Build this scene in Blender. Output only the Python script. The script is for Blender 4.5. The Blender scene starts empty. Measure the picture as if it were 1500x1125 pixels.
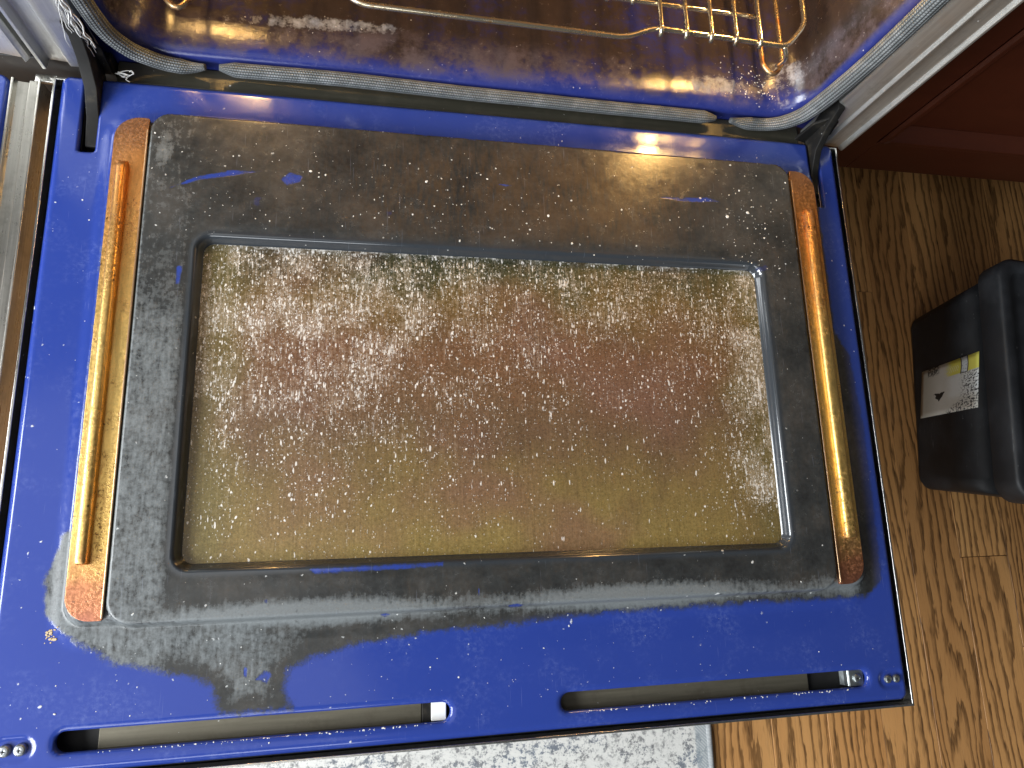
import bpy, bmesh, math, random
import numpy as np
from mathutils import Vector, Matrix
random.seed(7)
rng = np.random.default_rng(5)
S = bpy.context.scene
COL = S.collection

# ------------------------------------------------------------------ camera
cd = bpy.data.cameras.new('camera')
cam = bpy.data.objects.new('camera', cd); COL.objects.link(cam)
cd.sensor_width = 36.0
cd.lens = 975.04 * 36.0 / 1500.0
cd.clip_start = 0.01; cd.clip_end = 60
cam.location = (-0.0995, -0.3947, 0.574)
cam.rotation_euler = (0.2131, -0.1900, -0.0273)
S.camera = cam

# ------------------------------------------------------------------ light
w = bpy.data.worlds.new('World'); S.world = w; w.use_nodes = True
bg = w.node_tree.nodes['Background']
bg.inputs[0].default_value = (0.86, 0.93, 1.0, 1); bg.inputs[1].default_value = 0.06

def area(name, loc, target, sx, sy, power, col):
    l = bpy.data.lights.new(name, 'AREA'); l.shape = 'RECTANGLE'; l.size = sx; l.size_y = sy
    l.energy = power; l.color = col
    o = bpy.data.objects.new(name, l); COL.objects.link(o); o.location = loc
    o.rotation_euler = (Vector(target) - Vector(loc)).to_track_quat('-Z', 'Y').to_euler()
    return o
area('window_light', (-1.60, -.78, .80), (-.05, -0.38, 0), 1.5, 0.72, 78, (0.93, 0.97, 1.0))
area('front_fill_light', (-.75, -2.45, 1.25), (.1, -.5, 0), 1.3, .8, 18, (.95, .98, 1.0))  # added fill from out of view to brighten the floor and door front
area('ceiling_light', (-1.15, -.70, 2.15), (-.9, -.6, 0), 1.7, 1.7, 8, (1.0, .98, .94))

S.view_settings.view_transform = 'Standard'; S.view_settings.look = 'None'
S.view_settings.exposure = 0.14; S.view_settings.gamma = 1.0
S.view_settings.use_curve_mapping = False
S.render.engine = 'CYCLES'

# ------------------------------------------------------------------ node helpers
class M:
    def __init__(s, name):
        s.m = bpy.data.materials.new(name); s.m.use_nodes = True
        s.t = s.m.node_tree; s.n = s.t.nodes; s.b = s.n['Principled BSDF']
        s._c = None
    def new(s, typ, **kw):
        n = s.n.new(typ)
        for k, v in kw.items(): setattr(n, k, v)
        return n
    def put(s, sock, v):
        if isinstance(v, bpy.types.NodeSocket): s.t.links.new(v, sock)
        elif v is not None:
            if isinstance(v, (tuple, list)) and len(v) == 3 and sock.type == 'RGBA': v = (*v, 1)
            sock.default_value = v
    def obj(s):
        if s._c is None: s._c = s.new('ShaderNodeTexCoord')
        return s._c.outputs['Object']
    def uv(s):
        if s._c is None: s._c = s.new('ShaderNodeTexCoord')
        return s._c.outputs['UV']
    def sep(s, v):
        n = s.new('ShaderNodeSeparateXYZ'); s.put(n.inputs[0], v); return n.outputs
    def map(s, v, scale=(1,1,1), loc=(0,0,0), rot=(0,0,0)):
        n = s.new('ShaderNodeMapping'); s.put(n.inputs[0], v)
        n.inputs[1].default_value = loc; n.inputs[2].default_value = rot; n.inputs[3].default_value = scale
        return n.outputs[0]
    def noise(s, v, scale, detail=3, rough=.55, dist=0):
        n = s.new('ShaderNodeTexNoise'); s.put(n.inputs['Vector'], v); n.inputs['Scale'].default_value = scale
        n.inputs['Detail'].default_value = detail; n.inputs['Roughness'].default_value = rough
        n.inputs['Distortion'].default_value = dist
        return n.outputs[0]
    def vor(s, v, scale, feature='F1', rnd=1):
        n = s.new('ShaderNodeTexVoronoi', feature=feature); s.put(n.inputs['Vector'], v)
        n.inputs['Scale'].default_value = scale; n.inputs['Randomness'].default_value = rnd
        return n.outputs
    def math(s, op, a, b=None, clamp=False):
        n = s.new('ShaderNodeMath', operation=op); n.use_clamp = clamp
        s.put(n.inputs[0], a); s.put(n.inputs[1], b); return n.outputs[0]
    def add(s, a, b): return s.math('ADD', a, b)
    def sub(s, a, b): return s.math('SUBTRACT', a, b)
    def mul(s, a, b): return s.math('MULTIPLY', a, b)
    def mx(s, a, b): return s.math('MAXIMUM', a, b)
    def ss(s, x, lo, hi, a=0., b=1.):
        n = s.new('ShaderNodeMapRange', interpolation_type='SMOOTHSTEP'); s.put(n.inputs[0], x)
        s.put(n.inputs[1], lo); s.put(n.inputs[2], hi); n.inputs[3].default_value = a; n.inputs[4].default_value = b
        return n.outputs[0]
    def lin(s, x, lo, hi, a=0., b=1.):
        n = s.new('ShaderNodeMapRange'); s.put(n.inputs[0], x)
        s.put(n.inputs[1], lo); s.put(n.inputs[2], hi); n.inputs[3].default_value = a; n.inputs[4].default_value = b
        return n.outputs[0]
    def mix(s, f, a, b):
        n = s.new('ShaderNodeMix', data_type='RGBA'); s.put(n.inputs[0], f); s.put(n.inputs[6], a); s.put(n.inputs[7], b)
        return n.outputs[2]
    def fmix(s, f, a, b):
        n = s.new('ShaderNodeMix', data_type='FLOAT'); s.put(n.inputs[0], f); s.put(n.inputs[2], a); s.put(n.inputs[3], b)
        return n.outputs[0]
    def ramp(s, f, stops):
        n = s.new('ShaderNodeValToRGB'); s.put(n.inputs[0], f); e = n.color_ramp.elements
        while len(e) < len(stops): e.new(.5)
        for i, (p, c) in enumerate(stops): e[i].position = p; e[i].color = (*c, 1)
        return n.outputs[0]
    def attr(s, name):
        n = s.new('ShaderNodeAttribute'); n.attribute_name = name; return n.outputs['Fac']
    def bump(s, h, dist=.001, strength=1.0):
        n = s.new('ShaderNodeBump'); n.inputs['Strength'].default_value = strength
        n.inputs['Distance'].default_value = dist; s.put(n.inputs['Height'], h)
        s.put(s.b.inputs['Normal'], n.outputs[0])
    def set(s, col=None, rough=None, metal=None, spec=None, coat=None, coatr=None):
        for k, v in (('Base Color', col), ('Roughness', rough), ('Metallic', metal), ('Specular IOR Level', spec),
                     ('Coat Weight', coat), ('Coat Roughness', coatr)):
            if v is not None: s.put(s.b.inputs[k], v)
        return s.m
    def specks(s, v, scale, density, size=(.12, .38)):
        """irregular chips: random cells of a Voronoi, each with its own radius"""
        wv = s.new('ShaderNodeVectorMath', operation='ADD'); s.put(wv.inputs[0], v)
        nz = s.new('ShaderNodeTexNoise'); s.put(nz.inputs['Vector'], v); nz.inputs['Scale'].default_value = scale * 1.7
        sc = s.new('ShaderNodeVectorMath', operation='SCALE'); s.put(sc.inputs[0], nz.outputs[1]); sc.inputs[3].default_value = .7 / scale
        s.t.links.new(sc.outputs[0], wv.inputs[1])
        o = s.vor(wv.outputs[0], scale)
        c = s.new('ShaderNodeSeparateColor'); s.put(c.inputs[0], o['Color'])
        on = s.math('LESS_THAN', c.outputs[0], density)
        rad = s.lin(s.mul(c.outputs[1], c.outputs[1]), 0, 1, *size)
        return s.mul(on, s.ss(s.sub(rad, o['Distance']), 0, .07))

MAT = {}
def build_materials():
    # ---- stained blue enamel of the door
    m = M('stained_blue_enamel'); v = m.obj()
    g = m.attr('grey'); p = m.attr('pale')
    n1 = m.noise(v, 95, 5, .65); n2 = m.noise(v, 620, 3, .6); n3 = m.noise(v, 22, 4, .6)
    nst = m.noise(m.map(v, (330, 60, 60)), 1, 4, .6)
    n4 = m.noise(m.map(v, loc=(3, 1, 0)), 260, 4, .7)
    gm = m.ss(m.add(g, m.add(m.mul(m.sub(n1, .5), .55), m.mul(m.sub(n2, .5), .25))), .38, .64)
    haze = m.mul(m.ss(n3, .45, .75), m.ss(n4, .4, .75))
    blue = m.mix(m.mul(haze, .30), (.021, .044, .240), (.18, .23, .45))
    mott = m.add(m.mul(n3, .5), m.add(m.mul(n1, .25), m.mul(n4, .25)))
    grey = m.ramp(mott, [(.34, (.016, .016, .016)), (.5, (.032, .034, .034)), (.66, (.060, .064, .066))])
    brownfilm = m.ss(m.add(n3, m.mul(nst, .35)), .55, .85)
    grey = m.mix(m.mul(brownfilm, .28), grey, (.060, .042, .026))
    bw = m.mul(m.attr('brown'), m.ss(m.add(m.mul(nst, .7), m.mul(n3, .5)), .42, .72)); grey = m.mix(m.mul(bw, .55), grey, m.mix(n4, (.038, .022, .010), (.105, .062, .028)))  # streaky brown residue together with a painted amber reflection of the cavity
    pm = m.ss(m.add(p, m.add(m.mul(m.sub(nst, .5), .55), m.add(m.mul(m.sub(n4, .5), .65), m.mul(m.sub(n1, .5), .5)))), .30, .84)
    grey = m.mix(m.mul(pm, .85), grey, m.mix(n2, (.105, .115, .118), (.20, .22, .228)))
    dk = m.mul(m.ss(n1, .56, .66), m.ss(n4, .52, .6))
    grey = m.mix(m.mul(m.mul(dk, pm), .6), grey, (.022, .022, .02))
    rimm = m.attr('rim'); grey = m.mix(m.mul(rimm, .85), grey, (.030, .036, .044))
    edge_ = m.mul(m.mul(gm, m.sub(1.0, gm)), 3.2); grey = m.mix(m.mul(edge_, .8), grey, (.032, .036, .026))
    gm = m.mul(gm, m.attr('cover'))
    col = m.mix(gm, blue, grey)
    # small pinholes where the residue has flaked and the blue shows again
    flake = m.mul(m.specks(v, 55, .045, (.1, .3)), gm)
    col = m.mix(m.mul(flake, .35), col, (.02, .03, .14))
    dens = m.lin(n3, .35, .7, .02, .14)
    sp = m.specks(v, 260, dens, (.08, .30)); sp2 = m.specks(m.map(v, loc=(.3, .1, 0)), 110, m.mul(dens, .55), (.05, .22))
    w_ = m.mx(m.mul(sp, m.lin(n4, .35, .6)), sp2)
    col = m.mix(m.mul(w_, .8), col, (.62, .63, .62))
    # fine scratches
    scr = m.ss(m.noise(m.map(v, (900, 30, 30), rot=(0, 0, .5)), 1, 2, .5), .70, .76)
    col = m.mix(m.mul(scr, .10), col, (.4, .45, .6))
    r = m.fmix(gm, m.lin(n4, .3, .8, .10, .24), m.lin(n1, .3, .7, .15, .30))
    r = m.fmix(m.mul(pm, gm), r, .55)
    r = m.fmix(rimm, r, .12)
    r = m.fmix(w_, r, .8)
    m.bump(m.add(m.add(m.mul(n1, m.mul(m.mul(gm, m.sub(1.0, rimm)), .35)), m.mul(n4, m.mul(m.mul(gm, m.sub(1.0, rimm)), .3))), m.mul(w_, .8)), .0006, .55)
    MAT['enamel'] = m.set(col, r, 0, m.fmix(rimm, .5, .9))

    # ---- film-covered window glass
    m = M('baked_film_glass'); v = m.obj(); x, y, z = m.sep(v)
    L = m.noise(m.map(v, (1, 1.3, 1)), 7, 3, .5); L2 = m.noise(m.map(v, loc=(5, 2, 0)), 14, 4, .6)
    br = m.noise(m.map(v, (900, 26, 26)), 1, 4, .65); br2 = m.noise(m.map(v, (260, 20, 20), loc=(2, 0, 0)), 1, 3, .6)
    gr = m.noise(v, 950, 2, .6); gr2 = m.noise(v, 330, 4, .7)
    olive = (.205, .158, .060); mauve = (.150, .090, .055); green = (.060, .060, .034); rust = (.21, .105, .038)
    yp = m.add(y, m.add(m.mul(m.sub(L2, .5), .10), m.mul(m.sub(br2, .5), .035)))
    xp = m.add(x, m.mul(m.sub(L, .5), .12))
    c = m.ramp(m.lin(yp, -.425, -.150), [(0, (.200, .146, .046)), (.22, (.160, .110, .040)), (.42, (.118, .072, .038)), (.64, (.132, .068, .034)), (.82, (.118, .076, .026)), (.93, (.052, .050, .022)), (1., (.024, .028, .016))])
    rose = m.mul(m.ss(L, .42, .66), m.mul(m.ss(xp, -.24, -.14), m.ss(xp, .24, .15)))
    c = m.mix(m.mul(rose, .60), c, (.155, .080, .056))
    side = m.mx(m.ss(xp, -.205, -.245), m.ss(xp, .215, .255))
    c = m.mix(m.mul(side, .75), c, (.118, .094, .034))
    dim = m.ss(m.noise(m.map(v, (1.6, 1, 1), loc=(1, 7, 0)), 11, 3, .5), .50, .72)
    c = m.mix(m.mul(dim, .35), c, (.080, .048, .028))
    lum = m.add(m.mul(m.sub(br, .5), .8), m.add(m.mul(m.sub(gr, .5), 1.1), m.mul(m.sub(gr2, .5), .7)))
    hs = m.new('ShaderNodeHueSaturation'); m.put(hs.inputs['Color'], c); m.put(hs.inputs['Value'], m.add(1.0, lum)); c = hs.outputs[0]
    # white mineral spots: denser to the left, at the back and along the right edge
    dens = m.add(m.mul(m.mul(m.ss(x, .10, -.20), m.ss(y, -.45, -.30)), .34), m.mul(m.ss(y, -.36, -.19), .45))
    dens = m.mx(dens, m.mul(m.mul(m.ss(x, .19, .25), m.ss(y, -.41, -.36)), .85))
    dens = m.mul(m.add(dens, .09), m.lin(m.noise(v, 30, 3, .6), .3, .68, .35, 1.3))
    s1 = m.specks(m.map(v, (1, .7, 1)), 430, m.mul(dens, .85), (.06, .44))
    s2 = m.specks(m.map(v, (1, .30, 1), loc=(.7, .2, 0)), 560, m.mul(dens, .75), (.10, .48))
    s3 = m.specks(m.map(v, (1, .6, 1), loc=(.2, .9, 0)), 260, m.mul(dens, .16), (.04, .28))
    s5 = m.specks(m.map(v, (1, .8, 1), loc=(.4, .5, 0)), 850, m.mul(dens, 1.2), (.12, .50))
    strk = m.ss(m.add(m.noise(m.map(v, (520, 60, 60), loc=(1, 4, 0)), 1, 4, .7), m.mul(m.sub(dens, .5), .18)), .575, .645)
    s4 = m.mul(strk, m.ss(gr2, .46, .58))
    crust = m.mul(m.ss(m.add(y, m.mul(m.sub(gr2, .5), .012)), -.1575, -.151), m.ss(m.noise(m.map(v, (60, 200, 60)), 1, 4, .7), .46, .54))
    sp = m.mx(m.mx(m.mul(s1, .8), m.mul(s3, .9)), m.mx(m.mul(s2, .7), m.mx(m.mul(s4, .60), m.mul(s5, .60))))
    sp = m.mx(sp, m.mul(crust, .9))
    film = m.mul(m.ss(m.add(m.add(m.mul(gr2, .45), m.mul(br, .55)), m.mul(m.sub(dens, .4), .30)), .50, .68), .30)
    c = m.mix(film, c, (.42, .34, .26))
    c = m.mix(sp, c, m.mix(gr2, (.60, .56, .51), (.92, .90, .87)))
    blk = m.specks(m.map(v, loc=(.1, .3, 0)), 75, .05, (.03, .12))
    c = m.mix(m.mul(blk, .8), c, (.06, .03, .015))
    m.bump(m.add(m.mul(sp, 1.0), m.mul(gr2, .5)), .0006, .6)
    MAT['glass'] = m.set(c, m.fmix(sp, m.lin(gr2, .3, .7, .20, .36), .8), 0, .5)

    # ---- heat tinted steel
    m = M('heat_tinted_steel'); v = m.obj(); x, y, z = m.sep(v)
    n1 = m.noise(m.map(v, (220, 25, 60)), 1, 4, .6); n2 = m.noise(v, 420, 4, .7); n3 = m.noise(v, 40, 4, .6)
    t = m.add(y, m.mul(m.sub(n3, .5), .06))
    c = m.ramp(m.lin(t, -.47, -.03), [(.0, (.46, .18, .12)), (.08, (.54, .23, .11)), (.16, (.80, .52, .16)), (.50, (.82, .56, .19)),
                                      (.68, (.74, .42, .13)), (.85, (.62, .29, .095)), (.95, (.30, .15, .075)), (1., (.24, .13, .08))])
    hs = m.new('ShaderNodeHueSaturation'); m.put(hs.inputs['Color'], c); m.put(hs.inputs['Value'], m.lin(m.add(m.mul(n1, .6), m.mul(n2, .4)), .3, .7, .62, 1.25)); c = hs.outputs[0]
    rust = m.mx(m.mul(m.specks(v, 250, .5, (.08, .36)), m.ss(n3, .34, .58)), m.mul(m.ss(m.add(m.mul(n2, .7), m.mul(m.noise(v, 1100, 2, .6), .3)), .50, .62), m.ss(n3, .38, .62)))
    c = m.mix(m.mul(rust, .85), c, (.085, .032, .011))
    grime = m.mul(m.ss(n1, .50, .70), m.ss(n3, .40, .62)); c = m.mix(m.mul(grime, .75), c, (.16, .060, .020))
    big = m.specks(m.map(v, loc=(.4, 0, .2)), 170, .10, (.06, .26)); c = m.mix(m.mul(big, .8), c, (.03, .015, .008))
    met = m.fmix(rust, .92, .2)
    m.bump(m.add(n2, m.mul(rust, .6)), .0004, .4)
    MAT['tint'] = m.set(c, m.fmix(rust, m.lin(n2, .3, .7, .28, .46), .7), met)

    m = M('copper_edge_steel')
    MAT['edge'] = m.set(m.mix(m.noise(m.obj(), 200, 3), (.62, .36, .2), (.8, .58, .36)), .28, .95)

    # ---- oven cavity enamel
    m = M('cavity_enamel'); v = m.obj(); x, y, z = m.sep(v)
    n1 = m.noise(v, 26, 5, .65); n2 = m.noise(v, 130, 5, .7); n3 = m.noise(v, 520, 3, .6); n4 = m.noise(v, 9, 3, .5)
    st = m.noise(m.map(v, (150, 14, 14)), 1, 4, .6)
    soot = m.ss(m.add(m.add(m.mul(n4, .6), m.mul(n1, .5)), m.add(m.mul(m.sub(n2, .5), .35), m.add(m.mul(m.ss(y, .026, .050), .22), m.mul(m.ss(z, .02, .06), .22)))), .50, .80)
    soot = m.mul(soot, m.ss(y, .0255, .033))
    c = m.mix(soot, m.mix(n2, (.012, .020, .14), (.024, .036, .19)), m.mix(m.add(m.mul(n2, .5), m.mul(st, .5)), (.008, .006, .006), (.055, .036, .028)))
    c = m.mix(m.mul(m.ss(z, .10, .30), .8), c, m.mix(n2, (.10, .066, .045), (.22, .15, .10)))
    hz = m.mul(m.ss(y, .022, .034), m.ss(m.add(n1, m.mul(n2, .5)), .60, .90))
    c = m.mix(m.mul(m.mul(hz, m.ss(y, .075, .055)), .40), c, (.15, .12, .14))
    def blob(cx, cy, rx, ry):
        dx = m.math('DIVIDE', m.sub(x, cx), rx); dy = m.math('DIVIDE', m.sub(m.add(y, m.mul(m.sub(x, cx), -.05)), cy), ry)
        return m.ss(m.add(m.mul(dx, dx), m.mul(dy, dy)), 1.0, .0)
    where = m.mx(blob(-.165, .066, .12, .012), m.mx(blob(.235, .046, .06, .016), m.mul(blob(.305, .05, .03, .04), .8)))
    ash = m.ss(m.add(m.mul(where, .26), m.add(m.mul(n1, .40), m.add(m.mul(n2, .45), m.mul(st, .15)))), .66, .90)
    c = m.mix(m.mul(ash, .72), c, (.46, .48, .52))
    sp = m.specks(v, 300, m.add(.04, m.mul(where, .3)), (.05, .28))
    c = m.mix(m.mul(sp, .75), c, (.55, .52, .50))
    m.bump(m.add(n2, m.mul(n3, .3)), .0005, .4)
    MAT['cavity'] = m.set(c, m.fmix(m.mx(ash, sp), m.lin(n2, .3, .7, .10, .30), .85), 0, .5)

    # ---- metals
    def steel(name, col, r0, r1, sc, metal=1.0, dirt=.25):
        m = M(name); v = m.obj()
        b = m.noise(m.map(v, sc), 1, 4, .6); d = m.noise(v, 60, 5, .65); d2 = m.noise(v, 380, 3, .6)
        c = m.mix(m.mul(m.ss(d, .48, .72), dirt), col, (.10, .085, .06))
        hs = m.new('ShaderNodeHueSaturation'); m.put(hs.inputs['Color'], c); m.put(hs.inputs['Value'], m.lin(b, .3, .7, .85, 1.12))
        dust = m.specks(v, 320, m.lin(d, .4, .7, .0, .16), (.06, .3))
        c = m.mix(m.mul(dust, .6), hs.outputs[0], (.6, .6, .58))
        m.bump(m.add(b, m.mul(d2, .4)), .0002, .35)
        return m.set(c, m.lin(m.add(m.mul(b, .5), m.mul(d, .5)), .3, .7, r0, r1), m.fmix(dust, metal, 0.))
    MAT['steel'] = steel('brushed_stainless', (.56, .56, .53), .38, .52, (300, 300, 12), .9)
    MAT['steely'] = steel('brushed_stainless_lengthwise', (.52, .50, .46), .22, .40, (500, 12, 500))
    MAT['rim'] = steel('polished_stainless_edge', (.78, .77, .74), .16, .28, (300, 30, 30), 1, .08)
    MAT['dark'] = steel('blackened_hinge_steel', (.012, .0115, .011), .50, .7, (80, 80, 80), .2, .3)
    MAT['dark'].node_tree.nodes['Principled BSDF'].inputs['Specular IOR Level'].default_value = .2
    MAT['liner'] = steel('dull_inner_steel', (.15, .135, .098), .40, .6, (18, 300, 300), .5, .5)
    MAT['sill'] = steel('dark_olive_sill', (.050, .047, .034), .30, .5, (12, 300, 300), .3, .3)
    MAT['bracket'] = steel('zinc_bracket', (.34, .37, .37), .25, .42, (200, 200, 200), .9, .25)
    MAT['screw'] = steel('grey_screw', (.36, .38, .40), .28, .42, (300, 300, 300), .9, .2)
    MAT['back'] = steel('dark_underbody', (.03, .03, .03), .5, .7, (60, 60, 60), .2, .2)

    m = M('chrome_rack_wire'); v = m.obj(); n = m.noise(v, 90, 4, .65); n2 = m.noise(v, 500, 3, .6)
    f = m.ss(m.add(n, m.mul(m.sub(n2, .5), .4)), .50, .76)
    MAT['wire'] = m.set(m.mix(f, (.70, .62, .46), (.30, .17, .065)), m.fmix(f, .18, .42), .95)
    m = M('rusty_guide_wire'); v = m.obj(); n = m.noise(v, 120, 4, .65); f = m.ss(n, .40, .62)
    MAT['guide'] = m.set(m.mix(f, (.55, .40, .22), (.24, .105, .040)), m.fmix(f, .25, .55), .85)

    m = M('white_plastic'); MAT['white'] = m.set(m.mix(m.noise(m.obj(), 150, 4), (.72, .72, .68), (.82, .82, .79)), .5)
    m = M('black_gap'); MAT['black'] = m.set(m.mix(m.noise(m.obj(), 150, 4), (.006, .006, .006), (.016, .015, .014)), .7)
    m = M('char_crumb'); MAT['char'] = m.set(m.mix(m.noise(m.obj(), 300, 3), (.03, .02, .012), (.10, .07, .045)), .8)
    m = M('ash_flake'); MAT['ash'] = m.set(m.mix(m.noise(m.obj(), 300, 3), (.50, .49, .46), (.80, .79, .76)), .85)
    m = M('tan_crumb'); MAT['tan'] = m.set(m.mix(m.noise(m.obj(), 600, 3), (.38, .27, .14), (.62, .50, .32)), .85)

    # ---- woven gasket (u along, v around)
    m = M('woven_fibreglass_gasket'); u = m.uv(); x, y, z = m.sep(u)
    n = m.noise(m.obj(), 70, 4, .6); nf = m.noise(m.obj(), 900, 2, .6)
    rib = m.math('ABSOLUTE', m.math('SINE', m.mul(y, 3.14159 * 16)))
    kn = m.math('ABSOLUTE', m.math('SINE', m.add(m.mul(x, 3.14159 * 420), m.mul(m.math('FLOOR', m.mul(y, 16)), 1.5708))))
    wv = m.mul(m.math('POWER', rib, .6), m.lin(kn, 0, 1, .55, 1))
    c = m.mix(wv, (.012, .014, .015), m.mix(m.ss(n, .40, .75), (.17, .185, .190), (.30, .32, .33)))
    c = m.mix(m.mul(m.ss(nf, .62, .75), .5), c, (.6, .6, .6))
    m.bump(wv, .0012, 1.0)
    MAT['gasket'] = m.set(c, .75, 0, .3)
    m = M('frayed_fibre'); MAT['fibre'] = m.set(m.mix(m.noise(m.obj(), 400, 3), (.35, .35, .34), (.72, .72, .70)), .8)

    # ---- oak planks
    m = M('stained_oak_plank'); v = m.obj()
    oi = m.new('ShaderNodeObjectInfo'); rnd = oi.outputs['Random']
    off = m.new('ShaderNodeCombineXYZ'); m.put(off.inputs[0], m.mul(rnd, 3.1)); m.put(off.inputs[1], m.mul(rnd, 17.0)); m.put(off.inputs[2], m.mul(rnd, 9.0))
    av = m.new('ShaderNodeVectorMath', operation='ADD'); m.put(av.inputs[0], v); m.put(av.inputs[1], off.outputs[0]); pv = av.outputs[0]
    # growth rings: contour lines of a long stretched field make the cathedral figure
    px, py, pz = m.sep(pv)
    fld = m.noise(m.map(pv, (9, 1.5, 1)), 1, 2, .4, .2)
    jit = m.noise(m.map(pv, (160, 16, 1)), 1, 3, .7); jit2 = m.noise(m.map(pv, (45, 14, 1)), 1, 2, .6)
    amp = m.lin(m.math('FRACT', m.mul(rnd, 7.3)), 0, 1, 2.5, 15.0)
    ring = m.math('FRACT', m.add(m.add(m.mul(px, 72), m.mul(fld, amp)), m.add(m.mul(m.sub(jit, .5), 1.2), m.mul(m.sub(jit2, .5), .9))))
    line = m.mul(m.ss(ring, .40, .82), m.ss(ring, 1.0, .88))
    pore = m.ss(m.noise(m.map(pv, (700, 26, 1)), 1, 3, .7), .52, .66)
    tone = m.noise(m.map(pv, (22, 2.5, 1)), 1, 3, .5)
    base = m.mix(tone, (.44, .205, .066), (.68, .370, .138))
    base = m.mix(m.mul(rnd, .5), base, (.22, .095, .030))
    c = m.mix(m.mul(line, m.lin(pore, 0, 1, .66, .98)), base, (.034, .012, .004))
    c = m.mix(m.mul(pore, .22), c, (.09, .044, .018))
    fl = m.ss(m.noise(m.map(pv, (500, 40, 1), loc=(4, 4, 0)), 1, 3, .6), .62, .72); c = m.mix(m.mul(fl, .22), c, (.5, .33, .17))
    m.bump(m.sub(1.0, m.mul(line, .8)), .0004, .5)
    MAT['oak'] = m.set(c, m.lin(pore, 0, 1, .42, .58), 0, .3)

    # ---- cabinet cherry
    m = M('dark_cherry'); v = m.obj(); n = m.noise(m.map(v, (14, 14, 60)), 1, 4, .6); n2 = m.noise(m.map(v, (200, 200, 10)), 1, 3, .6)
    MAT['cherry'] = m.set(m.mix(m.add(m.mul(n, .6), m.mul(n2, .4)), (.040, .009, .004), (.080, .019, .008)), .38, 0, .35)

    # ---- rug
    m = M('distressed_rug'); v = m.obj()
    n1 = m.noise(v, 8, 4, .6); n2 = m.noise(v, 85, 5, .75); n3 = m.noise(v, 420, 3, .7)
    x, y, z = m.sep(v)
    wv = m.mul(m.math('ABSOLUTE', m.math('SINE', m.mul(x, 2600))), m.math('ABSOLUTE', m.math('SINE', m.mul(y, 2200))))
    n5 = m.noise(m.map(v, loc=(2, 5, 0)), 230, 4, .8)
    pat = m.mul(m.ss(m.add(m.mul(n2, .5), m.mul(n5, .5)), .485, .555), m.ss(m.add(n1, m.mul(m.sub(n2, .5), .4)), .38, .54))
    blueg = m.ss(n1, .46, .6)
    c = m.mix(m.mul(m.ss(n2, .35, .7), .5), (.80, .79, .75), (.62, .62, .60))
    c = m.mix(m.mul(pat, .95), c, m.mix(blueg, (.16, .16, .165), (.15, .19, .25)))
    c = m.mix(m.mul(m.ss(n3, .5, .7), .3), c, (.72, .71, .68))
    c = m.mix(m.mul(wv, .22), c, (.25, .25, .25))
    band = m.mul(m.ss(x, .2975, .3005), m.lin(m.math('SINE', m.mul(m.add(x, y), 1500)), -1, 1, .45, .9)); c = m.mix(band, c, m.mix(n2, (.20, .26, .31), (.42, .46, .48)))
    m.bump(m.add(m.mul(wv, .7), n3), .0012, .6)
    MAT['rug'] = m.set(c, .95, 0, .1)
    m = M('rug_binding'); n = m.noise(m.map(m.obj(), (200, 500, 1)), 1, 3, .6)
    MAT['binding'] = m.set(m.mix(n, (.16, .18, .20), (.50, .51, .50)), .95, 0, .1)

    # ---- bin plastic
    m = M('scuffed_black_plastic'); v = m.obj(); n = m.noise(v, 18, 4, .6); n2 = m.noise(v, 300, 4, .65)
    sc1 = m.ss(m.noise(m.map(v, (40, 40, 620), rot=(.5, .4, 0)), 1, 3, .5), .66, .74); sc2 = m.ss(m.noise(m.map(v, (620, 60, 60), rot=(0, .3, .8)), 1, 3, .5), .68, .75)
    c = m.mix(m.ss(n, .4, .7), (.010, .011, .013), (.022, .024, .028))
    c = m.mix(m.mul(m.mx(sc1, sc2), m.mul(m.ss(n, .45, .65), .4)), c, (.16, .165, .17))
    du = m.specks(v, 200, .06, (.05, .25)); c = m.mix(m.mul(du, .5), c, (.3, .3, .3))
    m.bump(n2, .0003, .5)
    MAT['plastic'] = m.set(c, m.lin(n, .3, .7, .48, .62), 0, .4)

    # ---- worn sticker; u runs along the printed line, v up the label
    m = M('worn_label'); q = m.uv(); u, vv, _ = m.sep(q)
    n1 = m.noise(q, 7, 4, .65); n2 = m.noise(m.map(q, (1, .75, 1)), 34, 3, .6); n3 = m.noise(q, 16, 4, .7)
    un = m.add(u, m.mul(m.sub(n3, .5), .10)); vn = m.add(vv, m.mul(m.sub(n3, .5), .10))
    c = m.mix(m.mul(n1, .6), (.66, .66, .62), (.50, .48, .43))
    c = m.mix(m.mul(m.ss(u, .38, .05), .75), c, (.34, .32, .26))
    c = m.mix(m.mul(m.mul(m.ss(un, .42, .60), m.mul(m.ss(vn, .2, .36), m.ss(vn, .80, .62))), .8), c, (.74, .78, .79))
    # print that has rubbed down to broken strokes, right and lower right
    reg = m.mx(m.mul(m.ss(un, .66, .84), m.ss(vn, .74, .66)), m.mul(m.ss(m.add(u, m.mul(vv, -1.2)), .38, .52), m.ss(vn, .30, .16)))
    ink = m.mul(reg, m.ss(n2, .50, .56)); c = m.mix(ink, c, (.022, .024, .026))
    # yellow header with a white emblem panel outlined in black
    hd = m.mul(m.math('GREATER_THAN', vv, .715), m.ss(un, .37, .43))
    hd2 = m.mul(m.math('GREATER_THAN', vv, .715), m.math('GREATER_THAN', u, .40))
    fade = m.ss(m.add(u, m.mul(m.sub(n3, .5), .25)), .43, .56)
    c = m.mix(m.mul(m.mul(hd, hd2), fade), c, (.74, .70, .13))
    st = m.mul(m.math('LESS_THAN', m.math('ABSOLUTE', m.sub(vv, .83)), .055), m.math('LESS_THAN', m.math('ABSOLUTE', m.sub(u, .60)), .08))
    tx = m.mul(st, m.math('GREATER_THAN', m.math('SINE', m.mul(m.add(u, m.mul(vv, .35)), 190)), .25))
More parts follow.
